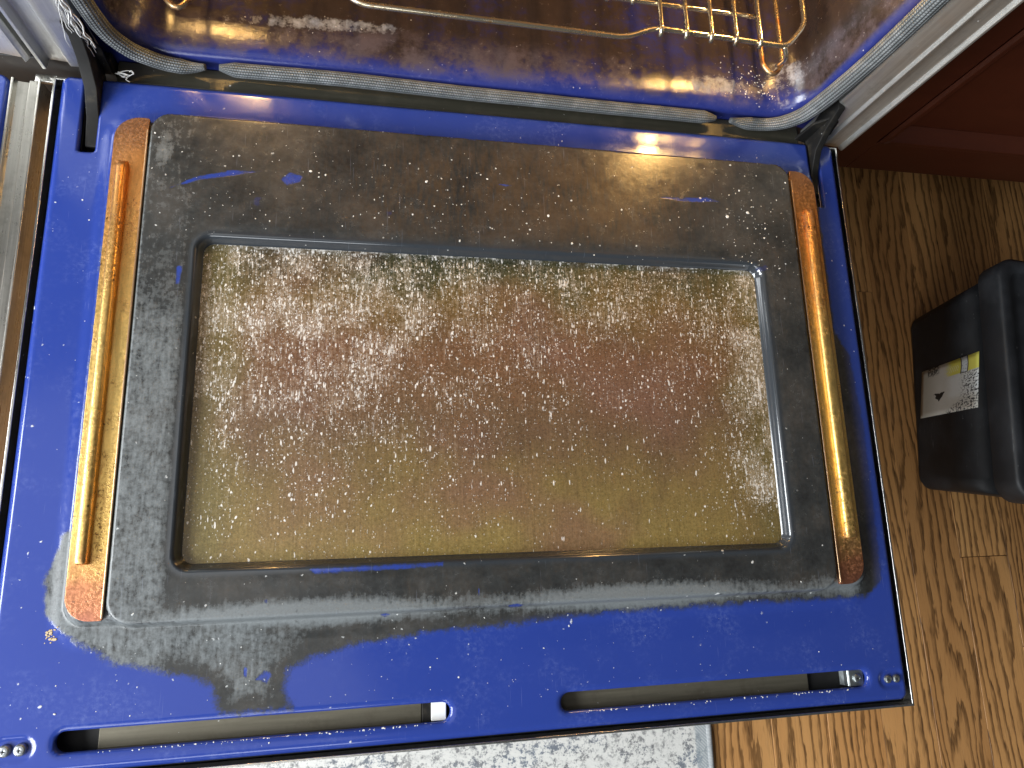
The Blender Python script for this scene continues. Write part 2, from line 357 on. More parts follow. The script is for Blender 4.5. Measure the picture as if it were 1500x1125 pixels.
    c = m.mix(m.mul(tx, .55), c, (.80, .80, .62))
    edge_u = m.add(.765, m.mul(m.math('SINE', m.mul(m.sub(vv, .7), 11.0)), .012))
    em = m.math('LESS_THAN', m.math('ABSOLUTE', m.sub(u, edge_u)), .062); em = m.mul(em, m.math('GREATER_THAN', vv, .70))
    ei = m.mul(m.math('LESS_THAN', m.math('ABSOLUTE', m.sub(u, edge_u)), .046), m.math('GREATER_THAN', vv, .715))
    c = m.mix(em, c, (.03, .03, .03)); c = m.mix(ei, c, m.mix(m.ss(n2, .55, .62), (.70, .76, .80), (.35, .40, .44)))
    # torn patches showing the bin
    tear = m.mul(m.mul(m.ss(un, .10, .14), m.ss(un, .36, .30)), m.mul(m.ss(vn, .80, .88), m.ss(n2, .40, .52)))
    ht = m.mul(m.math('LESS_THAN', m.math('ABSOLUTE', m.sub(un, .345)), m.mul(m.sub(vn, .27), .62)), m.math('LESS_THAN', vn, .44))
    c = m.mix(m.mx(tear, ht), c, (.016, .016, .017))
    MAT['label'] = m.set(c, .55)

    m = M('lit_bulb'); m.b.inputs['Emission Color'].default_value = (1, .62, .22, 1); m.b.inputs['Emission Strength'].default_value = 9
    MAT['bulb'] = m.set((.9, .8, .6), .3)
build_materials()

# ------------------------------------------------------------------ mesh helpers
def mesh(name, verts, faces, smooth=False):
    me = bpy.data.meshes.new(name); me.from_pydata([tuple(v) for v in verts], [], faces); me.update()
    if smooth: me.polygons.foreach_set('use_smooth', [True] * len(me.polygons))
    return me
def link(name, me, mat, parent=None, loc=(0, 0, 0)):
    o = bpy.data.objects.new(name, me)
    if me is not None and mat is not None and not me.materials: me.materials.append(MAT[mat])
    COL.objects.link(o); o.location = loc
    if parent is not None:
        o.parent = parent
        if parent.parent is None and parent.type == 'EMPTY' and not parent.get('localspace'):
            o.matrix_parent_inverse = Matrix.Translation(-Vector(parent.location))
    return o
def thing(name, loc, label, cat, rz=0, local=False):
    o = bpy.data.objects.new(name, None); COL.objects.link(o); o.location = loc; o.rotation_euler = (0, 0, rz)
    o.empty_display_size = .05
    o['label'] = label; o['category'] = cat
    if local: o['localspace'] = 1
    return o
def bevel(o, wd, seg=2, ang=30):
    b = o.modifiers.new('bevel', 'BEVEL'); b.width = wd; b.segments = seg; b.limit_method = 'ANGLE'; b.angle_limit = math.radians(ang)
    o.data.polygons.foreach_set('use_smooth', [True] * len(o.data.polygons))
    n = o.modifiers.new('wn', 'WEIGHTED_NORMAL'); n.keep_sharp = True
    return o
def box(name, x0, x1, y0, y1, z0, z1, mat, parent=None, bev=.0008):
    v = [(x, y, z) for z in (z0, z1) for y in (y0, y1) for x in (x0, x1)]
    f = [(0, 2, 3, 1), (4, 5, 7, 6), (0, 1, 5, 4), (2, 6, 7, 3), (0, 4, 6, 2), (1, 3, 7, 5)]
    o = link(name, mesh(name, v, f), mat, parent)
    if bev: bevel(o, bev)
    return o
def prism(name, poly, axis, a, b, mat, parent=None, bev=.0006):
    """polygon (list of 2D) extruded along axis from a to b"""
    n = len(poly)
    def P(p, t):
        return {'x': (t, p[0], p[1]), 'y': (p[0], t, p[1]), 'z': (p[0], p[1], t)}[axis]
    v = [P(p, a) for p in poly] + [P(p, b) for p in poly]
    f = [tuple(range(n)), tuple(range(2 * n - 1, n - 1, -1))] + [(i, i + n, (i + 1) % n + n, (i + 1) % n) for i in range(n)]
    me = mesh(name, v, f); bm = bmesh.new(); bm.from_mesh(me); bmesh.ops.recalc_face_normals(bm, faces=bm.faces); bm.to_mesh(me); bm.free()
    o = link(name, me, mat, parent)
    if bev: bevel(o, bev)
    return o
def rrect(x0, x1, y0, y1, r, n=6):
    pts = []
    rs = r if isinstance(r, (tuple, list)) else (r,) * 4   # order: (x1,y1),(x0,y1),(x0,y0),(x1,y0)
    for k, (sx, sy) in enumerate(((1, 1), (-1, 1), (-1, -1), (1, -1))):
        rr = rs[k]; cx = (x1 - rr) if sx > 0 else (x0 + rr); cy = (y1 - rr) if sy > 0 else (y0 + rr)
        for i in range(n + 1):
            a = math.pi / 2 * (k + i / n); pts.append((cx + rr * math.cos(a), cy + rr * math.sin(a)))
    return pts
def smooth_path(pts, sub=8):
    """Catmull-Rom through points"""
    P = [Vector(p) for p in pts]; out = []
    for i in range(len(P) - 1):
        p0 = P[max(i - 1, 0)]; p1 = P[i]; p2 = P[i + 1]; p3 = P[min(i + 2, len(P) - 1)]
        for k in range(sub):
            t = k / sub
            out.append(.5 * ((2 * p1) + (p2 - p0) * t + (2 * p0 - 5 * p1 + 4 * p2 - p3) * t * t + (3 * p1 - p0 - 3 * p2 + p3) * t ** 3))
    out.append(P[-1]); return out
def tube(name, pts, r, mat, parent=None, seg=10, rfun=None, uvlen=False):
    P = [Vector(p) for p in pts]; n = len(P); verts = []; T0 = None; L = [0.]
    for i in range(1, n): L.append(L[-1] + (P[i] - P[i - 1]).length)
    N = None
    for i in range(n):
        t = (P[min(i + 1, n - 1)] - P[max(i - 1, 0)]).normalized()
        if N is None:
            N = t.orthogonal().normalized() if abs(t.z) > .9 else (Vector((0, 0, 1)) - t * t.z).normalized()
        else: N = (N - t * N.dot(t)).normalized()
        B = t.cross(N); rr = r * (rfun(L[i] / max(L[-1], 1e-9)) if rfun else 1)
        ra, rb = (rr, rr) if not isinstance(rr, tuple) else rr
        for k in range(seg):
            a = 2 * math.pi * k / seg; verts.append(P[i] + N * math.cos(a) * ra + B * math.sin(a) * rb)
    f = []
    for i in range(n - 1):
        for k in range(seg):
            f.append((i * seg + k, i * seg + (k + 1) % seg, (i + 1) * seg + (k + 1) % seg, (i + 1) * seg + k))
    f.append(tuple(range(seg - 1, -1, -1))); f.append(tuple((n - 1) * seg + k for k in range(seg)))
    me = mesh(name, verts, f, True)
    if uvlen:
        uvl = me.uv_layers.new(name='UVMap'); li = 0
        for p in me.polygons:
            idx = list(p.vertices)
            ks = [i % seg for i in idx]; wrap = (0 in ks) and (seg - 1 in ks) and len(idx) == 4
            for j, vi in enumerate(idx):
                k = vi % seg; kk = seg if (wrap and k == 0) else k
                uvl.data[p.loop_start + j].uv = (L[vi // seg], kk / seg)
    return link(name, me, mat, parent)

# ------------------------------------------------------------------ the floor: oak planks
FZ = -.300
fl = box('floor', -1.6, 2.2, -1.9, 1.2, FZ - .03, FZ - .012, 'back', None, 0)
fl['kind'] = 'structure'
PW = .083; base_x = .660 - 30 * PW
plank_cache = {}
for i in range(58):
    x0 = base_x + i * PW
    if x0 < -1.5 or x0 > 2.0: continue
    y = -1.88 + (i * .37 % .5)
    first = True
    while y < 1.1:
        Ln = random.choice((.95, 1.2, 1.45, 1.6)); y1 = min(y + Ln, 1.15)
        if first and y > -1.85: pass
        first = False
        key = round(y1 - y, 2)
        if key not in plank_cache:
            l = key; g = .0004; hz = .012
            v = [(sx * (PW / 2 - g), sy * (l / 2 - g), z) for z in (-hz, -.0004) for sy in (-1, 1) for sx in (-1, 1)]
            v += [(sx * (PW / 2 - g - .0003), sy * (l / 2 - g - .0003), 0) for sy in (-1, 1) for sx in (-1, 1)]
            f = [(0, 2, 3, 1), (0, 1, 5, 4), (2, 6, 7, 3), (0, 4, 6, 2), (1, 3, 7, 5), (8, 9, 11, 10),
                 (4, 5, 9, 8), (6, 10, 11, 7), (4, 8, 10, 6), (5, 7, 11, 9)]
            plank_cache[key] = mesh('plank', v, f)
        o = link('plank', plank_cache[key], 'oak', fl, (x0 + PW / 2, (y + y1) / 2, FZ + random.uniform(-.0003, .0003)))
        y = y1

# ------------------------------------------------------------------ the oven
OV = thing('oven', (0, .25, FZ), 'large oven with its blue enamel door lowered open, stained grey around the brown window', 'oven')

# --- the door panel: pressed sheet as a fine height field with slots and hinge notches cut through
def sd_rr(X, Y, x0, x1, y0, y1, r):
    cx, cy = (x0 + x1) / 2, (y0 + y1) / 2
    qx = np.abs(X - cx) - (x1 - x0) / 2 + r; qy = np.abs(Y - cy) - (y1 - y0) / 2 + r
    return np.hypot(np.maximum(qx, 0), np.maximum(qy, 0)) + np.minimum(np.maximum(qx, qy), 0) - r
def sd_poly(X, Y, poly):
    d = np.full(X.shape, 1e9); ins = np.zeros(X.shape, bool); n = len(poly)
    for i in range(n):
        ax, ay = poly[i]; bx, by = poly[(i + 1) % n]; ex, ey = bx - ax, by - ay
        t = np.clip(((X - ax) * ex + (Y - ay) * ey) / (ex * ex + ey * ey + 1e-12), 0, 1)
        d = np.minimum(d, np.hypot(X - ax - t * ex, Y - ay - t * ey))
        c = ((ay > Y) != (by > Y)) & (X < ex * (Y - ay) / (ey if abs(ey) > 1e-9 else 1e-9) + ax)
        ins ^= c
    return np.where(ins, -d, d)
def sst(t): t = np.clip(t, 0, 1); return t * t * (3 - 2 * t)
SLOTS = [(-.3285, -.0430, -.5475, -.5322, .0076), (.0483, .3364, -.5475, -.5322, .0076)]
HINGE = [(-.3585, -.3445, -.0735, .03, .003), (.3440, .3572, -.0765, .03, .003)]
def cut(X, Y):
    d = sd_rr(X, Y, -.3775, .3765, -.5605, -.0005, .007)
    for s in SLOTS + HINGE: d = np.maximum(d, -sd_rr(X, Y, *s))
    return d
ZP = .016
def height(X, Y):
    A = sd_rr(X, Y, -.3000, .3100, -.4620, -.0365, .020)
    B = sd_rr(X, Y, -.3300, .3440, -.4600, -.0420, .016)
    C_ = sd_rr(X, Y, -.3420, .3560, -.4800, -.0300, .030)
    h = ZP * sst(-A / .006 + .35)
    h = np.maximum(h, .0105 * sst(-B / .008 + .3))
    h = np.maximum(h, .0012 * sst(-C_ / .010))
    rec = sd_rr(X, Y, -.2555, .2665, -.4235, -.1490, .014)
    h = h - .0105 * sst(-rec / .0070)
    rim = np.exp(-((rec - .003) / .004) ** 2) * .0006
    h = h - rim * (A < -.004)
    for s in SLOTS: h = h - .0012 * sst(1 - sd_rr(X, Y, *s) / .004)
    h = h - .0010 * sst(1 - sd_rr(X, Y, -.366, -.342, -.5480, -.5355, .006) / .003)
    h = h - .0014 * sst(1 - sd_rr(X, Y, .349, .3725, -.5480, -.5362, .006) / .003)
    h = h - .0035 * sst(1 + sd_rr(X, Y, -.3775, .3765, -.5605, -.0005, .007) / .0055) ** 2
    h += .00022 * np.sin(X * 31 + 1) * np.cos(Y * 27)
    return h
def build_panel():
    hx = .00165
    xs = np.arange(-.379, .379 + hx, hx); ys = np.arange(-.562, .0015 + hx, hx)
    X, Y = np.meshgrid(xs, ys); nx = len(xs); ny = len(ys)
    X = X.ravel(); Y = Y.ravel()
    q = np.arange(nx * ny).reshape(ny, nx)
    F = np.stack([q[:-1, :-1], q[:-1, 1:], q[1:, 1:], q[1:, :-1]], -1).reshape(-1, 4)
    cx = X[F].mean(1); cy = Y[F].mean(1)
    F = F[cut(cx, cy) < 0]
    # boundary edges
    E = np.concatenate([F[:, [0, 1]], F[:, [1, 2]], F[:, [2, 3]], F[:, [3, 0]]])
    key = np.sort(E, 1); code = key[:, 0].astype(np.int64) * (nx * ny) + key[:, 1]
    u, inv, cnt = np.unique(code, return_inverse=True, return_counts=True)
    be = E[cnt[inv] == 1]
    bv = np.unique(be)
    for _ in range(4):
        x = X[bv]; y = Y[bv]; d = cut(x, y); e = 1e-5
        gx = (cut(x + e, y) - cut(x - e, y)) / (2 * e); gy = (cut(x, y + e) - cut(x, y - e)) / (2 * e)
        g2 = np.maximum(gx * gx + gy * gy, .2)
        X[bv] = x - d * gx / g2; Y[bv] = y - d * gy / g2
    Z = height(X, Y)
    used = np.unique(F); remap = -np.ones(nx * ny, int); remap[used] = np.arange(len(used))
    V = np.stack([X, Y, Z], 1)[used]; F = remap[F]; be = remap[be]
    # turned-down edge all round every opening
    bvi = np.unique(be); n0 = len(V); m2 = {int(b): n0 + i for i, b in enumerate(bvi)}
    low = V[bvi].copy(); low[:, 2] -= .0045
    V = np.concatenate([V, low])
    skirt = [(int(b), int(a), m2[int(a)], m2[int(b)]) for a, b in be]
    me = bpy.data.meshes.new('door')
    me.from_pydata(V.tolist(), [], F.tolist() + skirt); me.update()
    me.polygons.foreach_set('use_smooth', [True] * len(me.polygons))
    # sharp rim between sheet and turned edge
    x = V[:, 0]; y = V[:, 1]
    SPILL = [(-.348,-.426),(-.345,-.451),(-.325,-.473),(-.301,-.489),(-.27,-.498),(-.246,-.503),(-.228,-.511),(-.22,-.533),
             (-.159,-.533),(-.167,-.515),(-.164,-.502),(-.144,-.495),(-.113,-.488),(-.076,-.484),(-.009,-.481),(.098,-.475),(.227,-.474),
             (.345,-.473),(.366,-.456),(.368,-.399),(.369,-.306),(.364,-.236),(.352,-.215),(.339,-.209),(.286,-.266),(.171,-.357),(-.132,-.353),(-.289,-.351),(-.338,-.392)]
    BLUE = [[(-.281,-.111),(-.257,-.097),(-.23,-.089),(-.201,-.088),(-.227,-.095),(-.251,-.1)],
            [(-.268,-.179),(-.263,-.178),(-.264,-.195),(-.268,-.195)],
            [(-.19,-.095),(-.182,-.087),(-.17,-.09),(-.173,-.097),(-.184,-.101)],
            [(.155,-.086),(.216,-.083),(.231,-.087),(.187,-.09)], [(-.003,-.084),(.023,-.084),(.01,-.087)],
            [(-.156,-.424),(-.098,-.423),(-.049,-.422),(-.049,-.427),(-.098,-.428),(-.15,-.429)],
            [(-.193,-.506),(-.186,-.498),(-.180,-.503),(-.184,-.510)]]
    sd = np.minimum(sd_rr(x, y, -.305, .315, -.4655, -.0375, .018), sd_rr(x, y, -.3325, .350, -.4660, -.050, .016))
    # residue thins to blue on the outer slope at the back of both sides
    sd = np.minimum(sd, sd_poly(x, y, SPILL))
    bl = np.zeros(len(x))
    for b in BLUE: bl = np.maximum(bl, np.clip(.5 - sd_poly(x, y, b) / .005, 0, 1))
    for (bx, by, r, e) in ((-.095,-.463,.003,1.6),(-.021,-.448,.002,.5),(.01,-.46,.004,1.8),(-.185,-.447,.002,.7),(.229,-.257,.004,.4),(-.2,-.5,.003,.6)):
        bl = np.maximum(bl, np.clip(.5 - (np.hypot((x - bx) / e, (y - by) * e) - r) / .004, 0, 1))
    soft = np.where(y < -.466, .026, .014)
    grey = np.clip(.5 - (sd + np.where(y < -.466, .004, .002)) / soft, 0, 1)
    front = np.exp(-((y + .458) / .013) ** 2) * (1 - sst((x - .33) / .02)) * (.85 - .25 * np.sin(x * 23 + 2))
    left = sst((-.245 - x) / .02) * (.34 + .26 * sst((-.16 - y) / .10))
    sp = np.clip(-sd_poly(x, y, SPILL) / .02, 0, 1) * (y < -.466) * sst((-.1 - x) / .1) * .58
    lstrip = np.exp(-((x + .298) / .0035) ** 2) * .75 * (y < -.07)
    lout = np.exp(-((x + .333) / .004) ** 2) * .7 * (y < -.06)
    bak = np.exp(-((x + .285) / .012) ** 2 - ((y + .075) / .03) ** 2) * .6
    rec = sd_rr(x, y, -.2555, .2665, -.4235, -.1490, .014)
    rim = np.exp(-((rec + .002) / .0055) ** 4)
    pale = np.clip(np.max([front, left, sp, lstrip, lout, bak], 0), 0, 1) * (1 - rim)
    thin = np.maximum(sst((x - .352) / .016) * 1.1, sst((-.4675 - y) / .006) * sst((x + .02) / .18))
    cover = 1 - .50 * thin
    grey = grey * (1 - .56 * sst(bl * 1.2))
    brown = np.exp(-((x - .03) / .17) ** 4 - ((y + .090) / .052) ** 4)  # back centre: brown residue, widened by the cavity's amber reflection put into the colour
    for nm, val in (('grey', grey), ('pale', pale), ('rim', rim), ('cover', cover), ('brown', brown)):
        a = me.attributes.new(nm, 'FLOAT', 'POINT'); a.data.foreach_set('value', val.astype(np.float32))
    return me
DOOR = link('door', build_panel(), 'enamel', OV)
DOOR['label'] = 'blue enamel oven door lying open with grey scorched raised panel'

# window pane set in the recess
pts = rrect(-.2505, .2615, -.4185, -.1540, .010, 8)
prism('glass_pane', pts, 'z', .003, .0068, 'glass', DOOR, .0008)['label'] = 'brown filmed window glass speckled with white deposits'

# copper coloured side strips: thin plates with a pressed ridge
for sgn in (-1, 1):
    if sgn < 0: xi, xo, rr = -.2995, -.3262, (.002, .020, .018, .002)
    else: xi, xo, rr = .3100, .3375, (.020, .002, .002, .018)
    x0, x1 = min(xi, xo), max(xi, xo)
    st = prism('side_strip', rrect(x0, x1, -.4560, -.0440, rr, 8), 'z', .0090, .0124, 'tint', DOOR, .0005)
    # bright folded inner edge
    ex = xi - .0008 if sgn < 0 else xi - .0006
    box('strip_edge', ex, ex + .0014, -.4540, -.0560, .0122, .0146, 'edge', DOOR, .0004)
    # ridge: half round with a blunt front end
    xc = -.3165 if sgn < 0 else .3262
    w_ = .0048 if sgn < 0 else .0062; hh = .0078 if sgn < 0 else .0060; n = 14; prof = []
    for k in range(n + 1):
        a = math.pi * k / n; prof.append((w_ * math.copysign(abs(math.cos(a)) ** .75, math.cos(a)), hh * math.sin(a) ** .62))
    rows = [(-.0860, .10), (-.0885, .55), (-.0920, .85), (-.0960, 1.0), (-.2, 1.0), (-.3, 1.0), (-.4105, 1.0), (-.4140, .96), (-.4152, .80), (-.4156, .0)]
    V = []; F = []
    for (yy, s) in rows:
        for (px, pz) in prof: V.append((xc + px * (.7 + .3 * s), yy, .0118 + pz * s))
    K = n + 1
    for i in range(len(rows) - 1):
        for k in range(n): F.append((i * K + k, i * K + k + 1, (i + 1) * K + k + 1, (i + 1) * K + k))
    me = mesh('ridge', V, F, True); bm = bmesh.new(); bm.from_mesh(me); bmesh.ops.recalc_face_normals(bm, faces=bm.faces); bm.to_mesh(me); bm.free()
    link('ridge', me, 'tint', DOOR)

# stainless outer shell: pan with an upstanding edge, seen as a thin bright line round the door
def pan(name, xa, xb, ya, yb, z0, z1, t, mat, parent):
    o = [(xa, ya), (xb, ya), (xb, yb), (xa, yb)]; i = [(xa + t, ya + t), (xb - t, ya + t), (xb - t, yb - t), (xa + t, yb - t)]
    V = [(*p, z0) for p in o] + [(*p, z1) for p in o] + [(*p, z1) for p in i] + [(*p, z0 + .003) for p in i]
    F = [(3, 2, 1, 0)]
    for k in range(4):
        j = (k + 1) % 4; F += [(k, j, j + 4, k + 4), (k + 4, j + 4, j + 8, k + 8), (k + 8, j + 8, j + 12, k + 12)]
    F.append((12, 13, 14, 15))
    return bevel(link(name, mesh(name, V, F), mat, parent), .0004)
pan('outer_shell', -.3850, .3828, -.5672, -.002, -.042, -.0030, .0020, 'rim', DOOR)
box('insulation', -.3822, .3802, -.5645, -.006, -.0385, -.0150, 'black', DOOR, 0)

# slots: dull steel channel, end pieces
for k, s in enumerate(SLOTS):
    x0, x1, y0, y1, r = s
    a, b = (x0 + .0255, x1 - .0225) if k == 0 else (x0 - .002, x1 - .0530)
    prism('slot_channel', [(y0 - .003, -.0142), (y1 + .003, -.0142), (y1 + .003, -.0050), (y1 + .0012, -.0050), (y1 + .0008, -.0120), (y0 - .0008, -.0120), (y0 - .0012, -.0050), (y0 - .003, -.0050)],
          'x', a, b, 'liner', DOOR, .0005)
    if k == 0:
        box('slot_end_block', x1 - .0150, x1 - .0030, y0 + .0004, y1 - .0004, -.0145, -.0055, 'white', DOOR, .0006)
        box('slot_spacer', x1 - .0222, x1 - .0152, y0 - .002, y1 + .002, -.0145, -.0075, 'dark', DOOR, .0005)
    else:
        # bent bracket closing the right slot
        prism('slot_bracket', [(x1 - .0195, -.0145), (x1 - .0180, -.0145), (x1 - .0175, -.0055), (x1 - .0160, -.0042), (x1 - .0020, -.0042), (x1 - .0020, -.0060), (x1 - .0155, -.0060), (x1 - .0168, -.0075)],
              'y', y0 + .0008, y1 - .0008, 'bracket', DOOR, .0004)

def screw(x, y, z, r, mat='screw'):
    """domed head with a cross recess"""
    bm = bmesh.new(); n = 20; rings = [(1.0, -.6), (1.0, 0.), (.93, .28), (.70, .46), (.42, .52)]
    vs = []
    for (q, h) in rings: vs.append([bm.verts.new((r * q * math.cos(2 * math.pi * k / n), r * q * math.sin(2 * math.pi * k / n), r * h)) for k in range(n)])
    for a, b in zip(vs, vs[1:]):
        for k in range(n): bm.faces.new((a[k], a[(k + 1) % n], b[(k + 1) % n], b[k]))
    inner = []
    for k in range(n):
        q = .40 if (k % 5) in (0, 1) else .16
        inner.append(bm.verts.new((r * q * math.cos(2 * math.pi * k / n), r * q * math.sin(2 * math.pi * k / n), r * .50)))
    for k in range(n): bm.faces.new((vs[-1][k], vs[-1][(k + 1) % n], inner[(k + 1) % n], inner[k]))
    bot = [bm.verts.new((v.co.x * .8, v.co.y * .8, -r * .1)) for v in inner]
    for k in range(n): bm.faces.new((inner[k], inner[(k + 1) % n], bot[(k + 1) % n], bot[k]))
    bm.faces.new(bot)
    me = bpy.data.meshes.new('screw'); bm.to_mesh(me); bm.free()
    o = link('screw', me, mat, DOOR, (x, y, z)); o.rotation_euler = (0, 0, random.uniform(0, 1.5)); return o
for (x, y) in ((-.3490, -.5420), (-.3592, -.5420)): screw(x, y, .0002, .0043)
for (x, y) in ((.3566, -.5420), (.3652, -.5420)): screw(x, y, -.0006, .0036, 'bracket')
screw(.3272, -.5398, -.0040, .0042, 'bracket')

# --- hinge arms
def hinge(xc, t, poly):
    return prism('hinge_arm', poly, 'x', xc - t, xc + t, 'dark', OV, .001)
armL = [(-.066, -.0125), (-.066, -.0035), (-.040, .0000), (-.018, .0100), (-.004, .0290), (.006, .0520), (.020, .0520), (.022, .0280), (.014, .0050), (-.004, -.0120)]
hinge(-.3495, .0052, armL)
hinge(.3502, .0038, [(p[0] * .9, p[1]) for p in armL])
box('notch_lining', .3555, .3572, -.0745, -.0090, -.0180, -.0052, 'rim', DOOR, .0003)
box('notch_lining', -.3588, -.3572, -.0700, -.0060, -.0190, -.0052, 'dark', DOOR, .0003)
# hinge brackets against the front frame
prism('hinge_bracket', [(.3330, -.0030), (.3630, -.0120), (.3660, .0120), (.3600, .0330), (.3480, .0390), (.3360, .0250)], 'y', .0030, .0060, 'dark', OV, .0006)
prism('hinge_bracket', [(-.3570, -.0060), (-.3390, -.0060), (-.3370, .0280), (-.3460, .0480), (-.3570, .0560)], 'y', .0070, .0095, 'dark', OV, .0006)
for (x, z) in ((.3545, .0225), (.3490, .0080)):
    me = mesh('rivet', [(.0026 * math.cos(a) * q, -h, .0026 * math.sin(a) * q) for q, h in ((1, 0), (.8, .0012), (.3, .0016)) for a in [2 * math.pi * k / 12 for k in range(12)]],
              [(i * 12 + k, i * 12 + (k + 1) % 12, (i + 1) * 12 + (k + 1) % 12, (i + 1) * 12 + k) for i in range(2) for k in range(12)] + [tuple(24 + k for k in range(12))], True)
    link('rivet', me, 'bracket', OV, (x, .0030, z))

# --- cavity: lofted rounded rectangles from the front flange to the back wall
def ring(x0, x1, z0, z1, r, y, n=8): return [(p[0], y, p[1]) for p in rrect(x0, x1, z0, z1, r, n)]
rings = [ring(-.372, .376, -.012, .480, .004, .0240), ring(-.3400, .3440, .0005, .448, .030, .0240), ring(-.3330, .3370, .0045, .442, .034, .0225),
         ring(-.3290, .3330, .0085, .438, .036, .0245), ring(-.3265, .3305, .0115, .436, .038, .0290), ring(-.3255, .3295, .0130, .435, .038, .0350),
         ring(-.3225, .3265, .0155, .430, .040, .0560), ring(-.3205, .3245, .0150, .428, .040, .0580), ring(-.318, .322, .0150, .426, .04, .10),
         ring(-.318, .322, .0150, .426, .04, .30), ring(-.318, .322, .0150, .426, .04, .50)]
V = [p for r_ in rings for p in r_]; K = len(rings[0])
F = [(i * K + k, (i + 1) * K + k, (i + 1) * K + (k + 1) % K, i * K + (k + 1) % K) for i in range(len(rings) - 1) for k in range(K)]
F.append(tuple((len(rings) - 1) * K + k for k in range(K)))
me = mesh('cavity', V, F, True); bm = bmesh.new(); bm.from_mesh(me)
bmesh.ops.recalc_face_normals(bm, faces=bm.faces); bm.to_mesh(me); bm.free()
link('cavity', me, 'cavity', OV)['label'] = 'sooty blue enamel oven cavity dusted with ash'
# dark olive gap strip under the gasket, and base panel below the door
box('sill', -.337, .341, .0020, .0230, -.0200, -.0075, 'sill', OV, .001)
box('base_panel', -.385, .392, .035, .060, FZ, -.050, 'steel', OV, .001)
box('body', -.386, .393, .065, .55, FZ, -.0250, 'back', OV, .002)
box('body_side', .3860, .3950, .0660, .56, -.0240, .92, 'steel', OV, .001)
box('body_side', -.3900, -.3810, .0660, .56, -.0240, .92, 'steel', OV, .001)
box('under_sill', -.80, -.3400, .0120, .0640, -.0800, .0010, 'back', OV, .001)
box('control_panel', -.386, .394, .0050, .0400, .4850, .6200, 'steely', OV, .003)
box('cooktop', -.386, .394, -.0100, .56, .6220, .6600, 'back', OV, .004)

# stainless posts either side of the opening
postR = [(.3470, .0200), (.3480, .0120), (.3540, .0080), (.3680, .0062), (.3705, .0030), (.3725, .0030), (.3750, .0060), (.3915, .0050), (.3945, .0010), (.3970, .0010), (.3975, .0040), (.3975, .0600), (.3780, .0600), (.3780, .0200)]
prism('front_post', postR, 'z', -.012, .484, 'steel', OV, .0005)
postL = [(-.3440, .0200), (-.3450, .0130), (-.3500, .0080), (-.3560, .0090), (-.3640, .0062), (-.3700, .0060), (-.3730, .0100), (-.3870, .0110), (-.3885, .0010), (-.3915, .0010), (-.3920, .0040), (-.3920, .0600), (-.3780, .0600), (-.3780, .0200)]
prism('front_post', postL, 'z', .002, .484, 'steel', OV, .0005)
prism('front_post', [(-.3990, .0600), (-.3990, .0060), (-.4020, .0015), (-.4050, .0060), (-.4200, .0080), (-.4700, .0080), (-.4700, .0600)], 'z', .008, .484, 'steel', OV, .0005)
box('post_foot', -.4000, -.3830, -.0070, .0005, -.0080, -.0040, 'rim', OV, .0008)

# the door of the neighbouring oven compartment, also lowered
pan2 = prism('neighbour_door', rrect(-.80, -.4185, -.55, -.0040, .008, 6), 'z', -.010, -.0015, 'enamel', OV, .003)
pan2['label'] = 'second blue enamel door lowered beside the stained one'
for nm, v_ in (('grey', 0.), ('pale', 0.)):
    a = pan2.data.attributes.new(nm, 'FLOAT', 'POINT'); a.data.foreach_set('value', [v_] * len(pan2.data.vertices))
prism('trim_channel', [(-.4165, -.030), (-.4165, -.0010), (-.4145, -.0010), (-.4135, -.0060), (-.4045, -.0075), (-.4035, -.0040), (-.3965, -.0050), (-.3955, -.0015), (-.3938, -.0015), (-.3932, -.030)],
      'y', -.55, -.0070, 'steely', pan2, .0004)

# --- gasket in three pieces
def gask(pts, wide=1.0):
    P = smooth_path(pts, 10)
    return tube('gasket', P, .0064, 'gasket', OV, 20, lambda t: min(1., .42 + 22 * min(t, 1 - t)) * (1 + (wide - 1) * max(0., min(1., (t - .05) * 14))), True)
gask([(-.2480, .0145, .0085), (-.232, .0150, .0062), (-.200, .0150, .0068), (-.140, .0150, .0080), (-.080, .0150, .0066), (-.018, .0150, .0050), (.05, .0150, .0048), (.110, .0150, .0040), (.170, .0150, .0042), (.215, .0150, .0040), (.2380, .0150, .0040)])
gask([(.2555, .0150, .0030), (.2700, .0150, .0005), (.2900, .0150, .0005), (.3080, .0150, .0045), (.3215, .0150, .0150), (.3300, .0150, .0320), (.3360, .0150, .0700), (.3395, .0150, .1200), (.3400, .0150, .2000), (.3400, .0150, .3000), (.3400, .0150, .3900), (.325, .0150, .430), (.29, .0150, .4450), (0, .0150, .4460)], 1.3)
gask([(-.2600, .0150, .0065), (-.2740, .0150, .0040), (-.2920, .0150, .0060), (-.3080, .0150, .0130), (-.3200, .0150, .0230), (-.3300, .0150, .0420), (-.3345, .0150, .0760), (-.3355, .0150, .1200), (-.3360, .0150, .2000), (-.3360, .0150, .3000), (-.3360, .0150, .3900), (-.321, .0150, .430), (-.286, .0150, .4450), (-.02, .0150, .4460)], 1.15)
# frayed threads of the gasket by the left hinge
for k in range(9):
    x = -.3455 + random.uniform(-.002, .003); z = .085; pts = []
    for i in range(9):
        pts.append((x, .0040 + random.uniform(-.001, .0015), z)); x += random.uniform(-.0028, .0024); z -= random.uniform(.004, .010)
    tube('loose_thread', smooth_path(pts, 4), .00035 + .0003 * (k % 3 == 0), 'fibre', OV, 5)
for k in range(6):
    x = -.3300 + random.uniform(-.004, .006); z = .004; y = .002; pts = []
    for i in range(6):
        pts.append((x, y, z)); x += random.uniform(-.004, .006); y -= random.uniform(-.0016, .002); z += random.uniform(-.002, .0022)
    tube('loose_thread', smooth_path(pts, 4), .0004, 'fibre', OV, 5)

